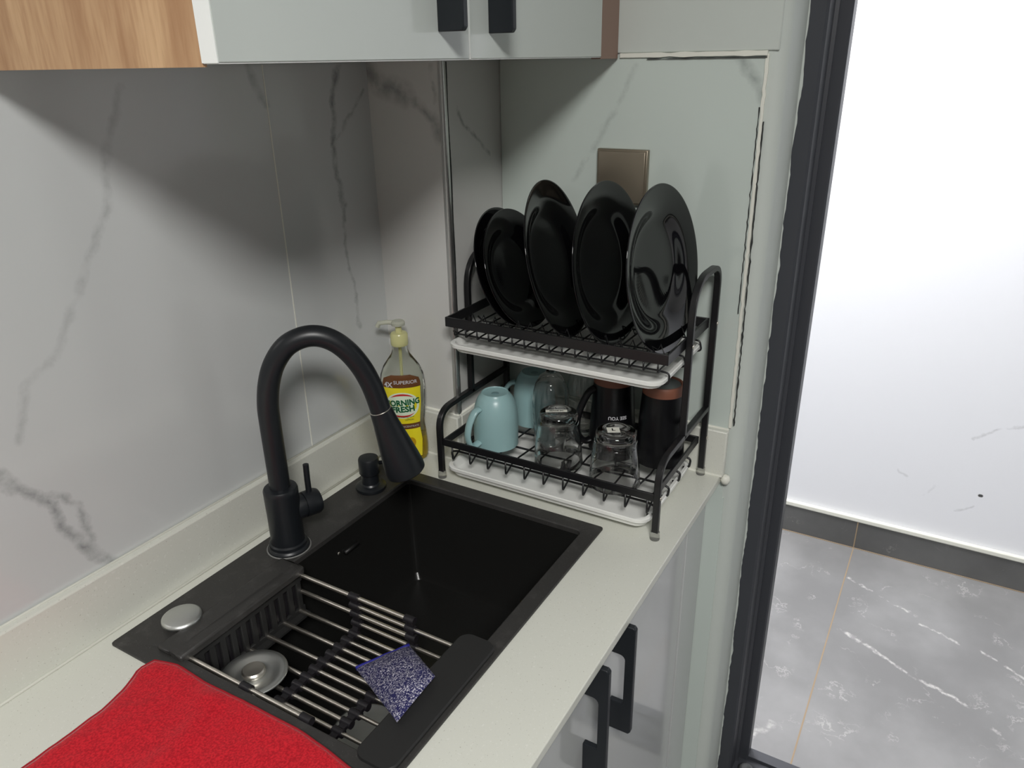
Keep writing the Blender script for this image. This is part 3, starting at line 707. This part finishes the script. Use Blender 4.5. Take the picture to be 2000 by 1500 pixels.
# ------------------------------------------------------------------ mugs and glasses (all upside down)
ZW = .0535
def mug(label, x, y, hang):
    t = thing('mug', (x, y, ZW), label, 'mug', 'pale blue mugs upside down in the lower rack')
    R_ = .0395; H = .100
    pr = [(R_-.004, .003), (R_-.002, .0), (R_, .001), (R_+.0005, .02), (R_+.0005, .050), (R_-.0006, .066), (R_-.0032, .078), (R_-.0075, .0895), (R_-.0120, .0960), (R_-.0145, .0985), (R_-.0155, .1008), (R_-.0165, .1012), (R_-.0175, .0998), (.001, .0970)]
    pr = [(.001, .092)]+[(R_-.014, .0915), (R_-.008, .080), (R_-.004, .060), (R_-.004, .003)]+pr[1:]
    build('mug_body', MB().lathe(pr, 56, (x, y, ZW)), M['mugblue'], t, smooth='auto')
    build('foot_recess', MB().lathe([(.001, .0978), (R_-.0185, .0978), (R_-.0188, .0970)], 40, (x, y, ZW)), M['mugfoot'], t, smooth=True)
    d = Vector((math.cos(hang), math.sin(hang), 0)); c = Vector((x, y, ZW))
    P = [c+d*(R_-.004)+Vector((0, 0, .078)), c+d*(R_+.007)+Vector((0, 0, .0745)), c+d*(R_+.018)+Vector((0, 0, .058)), c+d*(R_+.0235)+Vector((0, 0, .038)), c+d*(R_+.021)+Vector((0, 0, .020)), c+d*(R_+.011)+Vector((0, 0, .0115)), c+d*(R_-.003)+Vector((0, 0, .015))]
    sd_ = d.cross(Vector((0, 0, 1)))
    mb = MB().sweep(smooth_path(P, 5), [(.0078*math.cos(2*PI*j/14), .0042*math.sin(2*PI*j/14)) for j in range(14)], up=tuple(sd_))
    build('mug_handle', mb, M['mugblue'], t, smooth=True)
    return t
mug('pale blue mug upside down, nearest the front left corner of the rack', -.1600, -.2350, math.radians(160))
mug('pale blue mug upside down behind, next to the wine glass', -.0430, -.2500, math.radians(115))

def tumbler(label, x, y, kind):
    t = thing('glass_tumbler', (x, y, ZW), label, 'glass', 'clear tumblers upside down in the lower rack')
    H = .094; Rr = .0425; Rb = .0310
    out = [(Rr-.0022, 0), (Rr-.0008, -.0004), (Rr, .001), (Rr-.002, .02), (.0382, .05), (.0342, .078), (.0325, .088), (Rb, .0930), (Rb-.002, H), (.020, H-.0005), (.016, .0905), (.001, .0900)]
    inn = [(.001, .078), (.018, .079), (.0265, .0770), (.0305, .068), (.0352, .048), (.0390, .02), (Rr-.0022, 0)]
    build('tumbler_body', MB().lathe([(r, z) for r, z in inn+out[1:]], 56, (x, y, ZW)), M['glass'], t, smooth=True)
    # paper sticker on the base
    rz = math.atan2(Rv.y, Rv.x)
    if kind == 0:
        st = MB().box((-.018, -.0045, 0), (.018, .0045, .0003)); tx = text_mb('MADE IN', .0058, 0, .0002)
    else:
        st = MB().box((-.010, -.009, 0), (.010, .009, .0003)); tx = text_mb('L', .011, 0, .0005)
    Mx = Matrix.Translation((x-(.0 if kind == 0 else .002), y+.004, ZW+H+.0002)) @ Matrix.Rotation(rz, 4, 'Z')
    s = build('sticker', st.xf(Mx), M['sticker'], t)
    build('sticker_print', tx.xf(Matrix.Translation((0, 0, .0006)) @ Mx), M['ink'], s)
    return t
tumbler('clear glass tumbler upside down with a narrow strip sticker on its base', -.1680, -.3640, 0)
tumbler('clear glass tumbler upside down with a square sticker, nearest the front right corner', -.1870, -.4760, 1)

def wine(label, x, y, dz=0):
    t = thing('wine_glass', (x, y, ZW), label, 'glass', 'stemmed glasses upside down in the lower rack')
    out = [(.0270, 0), (.0282, .001), (.0308, .025), (.0328, .055), (.0330, .075), (.0312, .095), (.0262, .112), (.0190, .1245), (.0090, .132), (.0050, .138), (.0042, .150), (.0042, .164), (.0055, .170), (.0120, .1735), (.0300, .1755), (.0315, .1765), (.0300, .1775), (.001, .1775)]
    inn = [(.001, .126), (.0150, .1215), (.0245, .1100), (.0298, .094), (.0317, .075), (.0315, .055), (.0295, .025), (.0270, .0005)]
    build('wine_glass_bowl', MB().lathe(inn+out[1:], 56, (x, y, ZW)), M['glass'], t, smooth=True)
    return t
wine('stemmed glass upside down in front, between pale blue mug and tumbler', -.1000, -.3135)
wine('stemmed glass upside down at the back, left of the black mugs', -.0330, -.3480)

def black_mug(label, x, y, txt, hang=None):
    t = thing('tall_black_mug', (x, y, ZW), label, 'mug', 'tall black mugs upside down in the lower rack')
    Rr = .0415; H = .142
    pr = [(.001, H-.006), (.027, H-.006), (.030, H-.012), (.037, .06), (Rr-.003, .002), (Rr-.001, 0), (Rr, .001), (.0405, .03), (.0375, .08), (.0345, H-.018)]
    build('mug_body', MB().lathe(pr+[(.0342, H-.016), (.001, H-.0155)], 56, (x, y, ZW)), M['mugblack'], t, smooth='auto')
    build('terracotta_foot', MB().lathe([(.0343, H-.0165), (.0343, H-.004), (.0325, H), (.0295, H), (.0285, H-.003), (.001, H-.003)], 56, (x, y, ZW)), M['mugcopper'], t, smooth='auto')
    build('foot_disc', MB().lathe([(.001, H-.0022), (.0282, H-.0022), (.0282, H-.003)], 48, (x, y, ZW)), M['footgrey'], t, smooth='auto')
    c = Vector((x, y, ZW))
    if hang is not None:
        d = Vector((math.cos(hang), math.sin(hang), 0))
        P = [c+d*.033+Vector((0, 0, .116)), c+d*.046+Vector((0, 0, .106)), c+d*.060+Vector((0, 0, .076)), c+d*.064+Vector((0, 0, .050)), c+d*.061+Vector((0, 0, .028)), c+d*.050+Vector((0, 0, .016)), c+d*.037+Vector((0, 0, .018))]
        sd_ = d.cross(Vector((0, 0, 1)))
        build('mug_handle', MB().sweep(smooth_path(P, 5), [(.0085*math.cos(2*PI*j/14), .0055*math.sin(2*PI*j/14)) for j in range(14)], up=tuple(sd_)), M['mugblack'], t, smooth=True)
    # upside-down print wrapped on the body, facing the room
    for s, size, ang0, zc in txt:
        mb = text_mb(s, size, 0, .00015); th0 = math.atan2(-Fv.y, -Fv.x)+ang0; out = []
        for v in mb.v:
            X, Y = -v[0], -v[1]; z = zc+Y; r = Rr-(.0042/.08)*z*1.05+.0009; r = .0415+(.0345-.0415)*(z/.124)+.0011; th = th0+X/r
            out.append((x+r*math.cos(th), y+r*math.sin(th), ZW+z))
        mb.v = out; build('lettering', mb, M['inkwhite'], t)
    return t
black_mug('tall black mug upside down with big handle and upside-down white lettering', -.0720, -.4220, [('SEE YOU', .0085, .08, .072)], math.radians(130))
black_mug('tall black mug upside down at the right end of the lower rack', -.0760, -.5120, [('E1', .008, .58, .050), ('o', .009, .58, .036)])

# ------------------------------------------------------------------ extending drain basket of rods in the sink
db = thing('sink_drain_basket', (-.665, -.27, -.06), 'extendable basket of steel rods with black plastic ends hooked over the sink', 'drain basket')
path = []
for i, z in enumerate((-.002, -.017, -.032, -.048)): path.append((-.567, z))
xx = -.575; 
while xx > -.752: path.append((xx, -.062)); xx -= .0159
for z in (-.042, -.020, -.001): path.append((-.762, z))
yb, yc1, yc2, yf = -.140, -.246, -.344, -.412
ring_m = blackm('black_clip', rgb(26, 24, 28), .45)
for i, (x, z) in enumerate(path):
    if i % 2 == 0: build('rod', MB().tube([(x, yb, z), (x, yc2, z)], .0031, 12), M['steel'], db, smooth='auto')
    else: build('rod', MB().tube([(x, yc1, z), (x, yf-(.02 if z > -.03 else 0), z)], .0027, 12), M['steel'], db, smooth='auto')
    if i+1 < len(path):
        x2, z2 = path[i+1]
    for yc in (yc1, yc2):
        mb = MB().tube([(x, yc-.008, z), (x, yc+.008, z)], .0056, 16)
        if i+1 < len(path): mb.bar([(x, yc, z), (x2, yc, z2)], .010, .005, (0, 0, 1) if abs(z-z2) < .001 else (1, 0, 0))
        build('clip', mb, ring_m, db, smooth='auto')
ex0, ex1 = -.776, -.560
# back end piece: rim on the deck, slotted wall, foot ledge
be = MB()
be.box((ex0, -.100, zt), (ex1, -.128, zt+.007))
be.box((ex0, -.128, zt-.006), (ex1, -.146, zt+.007))
build('end_rim', be, M['granite'], db, bevel=.003)
sw = MB(); sw.box((ex0+.008, -.136, -.014), (ex1-.004, -.141, -.001)); sw.box((ex0+.008, -.136, -.072), (ex1-.004, -.141, -.058))
n = 12
for i in range(n): x = ex0+.010+(ex1-ex0-.026)*i/(n-1); sw.box((x, -.136, -.060), (x+.009, -.141, -.012))
build('slotted_wall', sw, M['plastic_black'], db, bevel=.0012)
build('end_backing', MB().box((ex0+.008, -.1335, -.070), (ex1-.004, -.1365, -.004)), ring_m, db)
fe = loft([[(a, b, z) for a, b in rrect(ex0-.002, ex1, -.426+i_, -.479-i_, .014)] for z, i_ in ((zt, 0), (zt+.003, 0), (zt+.0045, -.002))], cap0=True, cap1=True)
build('end_rim', fe, M['plastic_black'], db, smooth='auto')
fw = MB(); fw.add([(ex0+.006, -.428, zt+.002), (ex1-.004, -.428, zt+.002), (ex1-.004, -.408, -.068), (ex0+.006, -.408, -.068), (ex0+.006, -.434, zt+.002), (ex1-.004, -.434, zt+.002), (ex1-.004, -.414, -.070), (ex0+.006, -.414, -.070)], [(0,1,2,3),(7,6,5,4),(0,4,5,1),(1,5,6,2),(2,6,7,3),(3,7,4,0)])
build('end_wall', fw, M['plastic_black'], db, bevel=.002)
for yb_, s_ in ((-.141, -1),):
    build('foot_ledge', MB().box((ex0+.010, -.139, -.070), (ex1-.006, -.152, -.066)), M['plastic_black'], db)

# strainer resting on the rods
st = MB().lathe([(.001, .0045), (.0150, .0045), (.0165, .0035), (.018, .003), (.026, .0040), (.031, .0075), (.038, .0085), (.0425, .0080), (.044, .0065), (.0425, .006), (.034, .0055), (.028, .001), (.001, 0)], 56)
stn = thing('sink_strainer', (-.706, -.187, -.058), 'round steel sink strainer lying on the rods of the basket', 'strainer')
build('strainer_dish', st.xf(Matrix.Translation((-.706, -.187, -.0590))), M['steel_dull'], stn, smooth=True)
build('strainer_knob', MB().lathe([(.012, .004), (.0155, .006), (.0155, .0105), (.0135, .0125), (.004, .0115), (.001, .0115)], 40, (-.706, -.187, -.0575)), M['steel'], stn, smooth='auto')

# ------------------------------------------------------------------ scourer
sp = thing('scouring_pad', (-.64, -.38, -.04), 'glittery blue and silver scouring pad lying on the basket rods', 'sponge')
c00, c10, c11, c01 = Vector((-.6387, -.3055, -.046)), Vector((-.5781, -.3488, -.036)), Vector((-0.6517, -0.4471, 0.019)), Vector((-0.7273, -0.4488, 0.017))
nn = 24; topv, botv = [], []
nrm = (c10-c00).cross(c01-c00).normalized(); nrm = nrm if nrm.z > 0 else -nrm
for i in range(nn+1):
    for j in range(nn+1):
        u, v = i/nn, j/nn; p = c00*(1-u)*(1-v)+c10*u*(1-v)+c11*u*v+c01*(1-u)*v
        e = (1-(2*u-1)**8)*(1-(2*v-1)**8)*(.55+.45*(1-(2*u-1)**2)*(1-(2*v-1)**2)); e = max(e, 0)
        k = noise.noise(p*60)*.0016
        bow = nrm*(.004*math.sin(PI*u)*math.sin(PI*v))
        topv.append(p+bow+nrm*(.0095*e+k+.0005)); botv.append(p+bow-nrm*(.0085*e+.0005)+nrm*k*.3)
W1 = nn+1; fs = []
for i in range(nn):
    for j in range(nn):
        a = i*W1+j; fs.append((a, a+1, a+W1+1, a+W1)); a += W1*W1; fs.append((a, a+W1, a+W1+1, a+1))
bd = [i*W1 for i in range(W1)]+[nn*W1+j for j in range(1, W1)]+[i*W1+nn for i in range(nn-1, -1, -1)]+[j for j in range(nn-1, 0, -1)]
for a, b in zip(bd, bd[1:]+bd[:1]): fs.append((a, b, b+W1*W1, a+W1*W1))
build('pad', MB().add(topv+botv, fs), M['sponge'], sp, smooth=True)
hem = [(topv[i*W1]+botv[i*W1])/2 for i in range(0, W1, 2)]
build('hem', MB().tube(hem, .0032, 10), M['blueedge'], sp, smooth=True)

# ------------------------------------------------------------------ red cloth
tl = [(-.794,-.121),(-.813,-.117),(-.842,-.130),(-.877,-.138),(-.932,-.137),(-.971,-.137),(-1.06,-.140)]
trr = [(-.794,-.121),(-.785,-.153),(-.7885,-.204),(-.786,-.278),(-.785,-.356),(-.790,-.405),(-.797,-.446),(-.805,-.49)]
def samp(L, t):
    L = [Vector((a, b, 0)) for a, b in L]; d = [0]
    for a, b in zip(L[:-1], L[1:]): d.append(d[-1]+(b-a).length)
    s = t*d[-1]
    for i in range(len(L)-1):
        if s <= d[i+1]+1e-9: k = (s-d[i])/(d[i+1]-d[i]); return L[i]*(1-k)+L[i+1]*k
    return L[-1]
NU = 70; vs = []
A0 = samp(tl, 0)
for i in range(NU+1):
    for j in range(NU+1):
        u, v = i/NU, j/NU; p = samp(tl, u)+samp(trr, v)-A0
        # rounded tip
        z = .0125+.0022*noise.noise(Vector((p.x*14, p.y*14, 2)))+.0008*noise.noise(Vector((p.x*70, p.y*70, 5)))
        z += .0030*math.exp(-((v-.30-.10*u)/.05)**2)*(1 if u > .05 else u/.05)
        ed = min(u, v); z -= .002*math.exp(-ed/.015)
        vs.append(Vector((p.x, p.y, z)))
W2 = NU+1; fs = []
for i in range(NU):
    for j in range(NU): a = i*W2+j; fs.append((a, a+1, a+W2+1, a+W2))
cl = thing('cleaning_cloth', (-.9, -.28, .01), 'red microfibre cloth spread over the near end of sink and worktop', 'cloth')
o = build('cloth_sheet', MB().add(vs, fs), M['towel'], cl, smooth=True)
so = o.modifiers.new('solid', 'SOLIDIFY'); so.thickness = .0035; so.offset = -1
hemp = [vs[i*W2] for i in range(NU, 0, -2)]+[vs[j] for j in range(0, NU+1, 2)]
build('cloth_hem', MB().tube([p+Vector((0, 0, -.0015)) for p in hemp], .0024, 8), M['towel_edge'], cl, smooth=True)

# ------------------------------------------------------------------ wall socket cover
sc_ = thing('socket_cover', (XB-.002, -.388, .51), 'blank champagne metal square cover plate on the back wall behind the plates', 'wall plate')
build('cover_frame', MB().box((XB-.012, -.343, .464), (XB-.0019, -.432, .553)), M['champagne'], sc_, bevel=.0015)
build('cover_panel', MB().box((XB-.0145, -.346, .467), (XB-.011, -.4285, .550)), M['champagne'], sc_, bevel=.0012)

# ------------------------------------------------------------------ handles
def handle_mb(x, yface, z0, z1, foot=.050, dep=.033, bar=.0135, wd=.009):
    """C shaped plate handle: outline in the y/z plane, thickness in x"""
    r = .008; yo = yface-dep; yi = yface-dep+bar; P = [(yface, z0), (yo+.003, z0+.0), (yo, z0+.004), (yo, z1-.004), (yo+.003, z1), (yface, z1), (yface, z1-foot)]
    P += [(yi+r, z1-foot)]+[(yi+r-r*math.sin(a), z1-foot-r+r*math.cos(a)) for a in (PI/8, PI/4, 3*PI/8)]+[(yi, z1-foot-r)]
    P += [(yi, z0+foot)]+[(yface, z0+foot)]
    n = len(P); mb = MB()
    # split to convex-ish quads through a bmesh ngon is fine
    mb.add([(x-wd/2, a, b) for a, b in P]+[(x+wd/2, a, b) for a, b in P], [tuple(range(n)), tuple(range(n, 2*n))[::-1]]+[(i, (i+1) % n, n+(i+1) % n, n+i) for i in range(n)])
    return mb
# upper cabinet
UX0, UXM, UX1, UY, UZ = -.768, -.413, -.050, -.372, .6905
uc = thing('wall_cabinet', (-.40, -.18, UZ), 'pale glossy two-door wall cabinet with oak end panel above the sink', 'cabinet')
build('cabinet_carcass', MB().box((UX0+.004, -.002, UZ+.001), (XB-.004, UY+.019, 1.40)), M['white_plastic'], uc)
build('end_panel', MB().box((UX0, -.0015, UZ-.001), (UX0+.004, UY+.0185, 1.40)), M['wood'], uc)
build('filler_strip', MB().box((UX1+.001, UY+.0175, UZ-.001), (XB-.0045, UY+.001, 1.40)), M['fillerbrown'], uc, bevel=.0008)
for a, b, hx in ((UX0+.0, UXM-.0015, -.470), (UXM+.0015, UX1, -.368)):
    d = build('cabinet_door', MB().box((a, UY+.018, UZ+.002), (b, UY, 1.39)), M['door_gloss'], uc, bevel=.001)
    build('edge_band', MB().box((a-.0006, UY+.0185, UZ+.0018), (a+.0006, UY+.0005, 1.3905)), M['door_white'], d)
    build('edge_band', MB().box((a+.0005, UY+.018, UZ+.0012), (b-.0005, UY+.001, UZ+.0022)), M['door_white'], d)
    build('door_handle', handle_mb(hx, UY, UZ+.029, UZ+.229), M['handle'], d, bevel=.0012)
# base cabinet
bc = thing('base_cabinet', (-.50, -.30, ZF), 'glossy pale grey base cabinet with black handles under the worktop', 'cabinet')
ca = MB().box((-2.38, -.003, ZF+.10), (-.83, -.558, T-.001)).box((-.81, -.003, ZF+.10), (-.775, -.558, T-.001)).box((-.24, YP-.01, ZF+.10), (.0185, -.558, T-.001)).box((-.80, -.49, ZF+.1), (-.2, -.558, T-.001)).box((-.80, -.003, ZF+.1), (-.2, -.562, ZF+.12))
build('cabinet_carcass', ca, M['white_plastic'], bc)
build('plinth', MB().box((-2.38, -.50, ZF), (.0185, -.515, ZF+.10)), M['frame_black'], bc)
build('filler_strip', MB().box((-.096, -.5585, ZF+.002), (-.046, -.579, T-.0015)), M['door_low'], bc, bevel=.001)
build('filler_strip', MB().box((-.0445, -.5585, ZF+.002), (.0185, -.576, T-.0015)), M['door_low'], bc, bevel=.001)
for a, b, hx in ((-.455, -.099, -.418), (-.815, -.458, -.507), (-1.175, -.818, None), (-1.535, -1.178, None), (-1.895, -1.538, None), (-2.255, -1.898, None)):
    d = build('cabinet_door', MB().box((a, -.5585, ZF+.105), (b, -.577, T-.004)), M['door_low'], bc, bevel=.001)
    if hx is not None: build('door_handle', handle_mb(hx, -.577, -.207, -.0165, .052, .034), M['handle'], d, bevel=.0012)
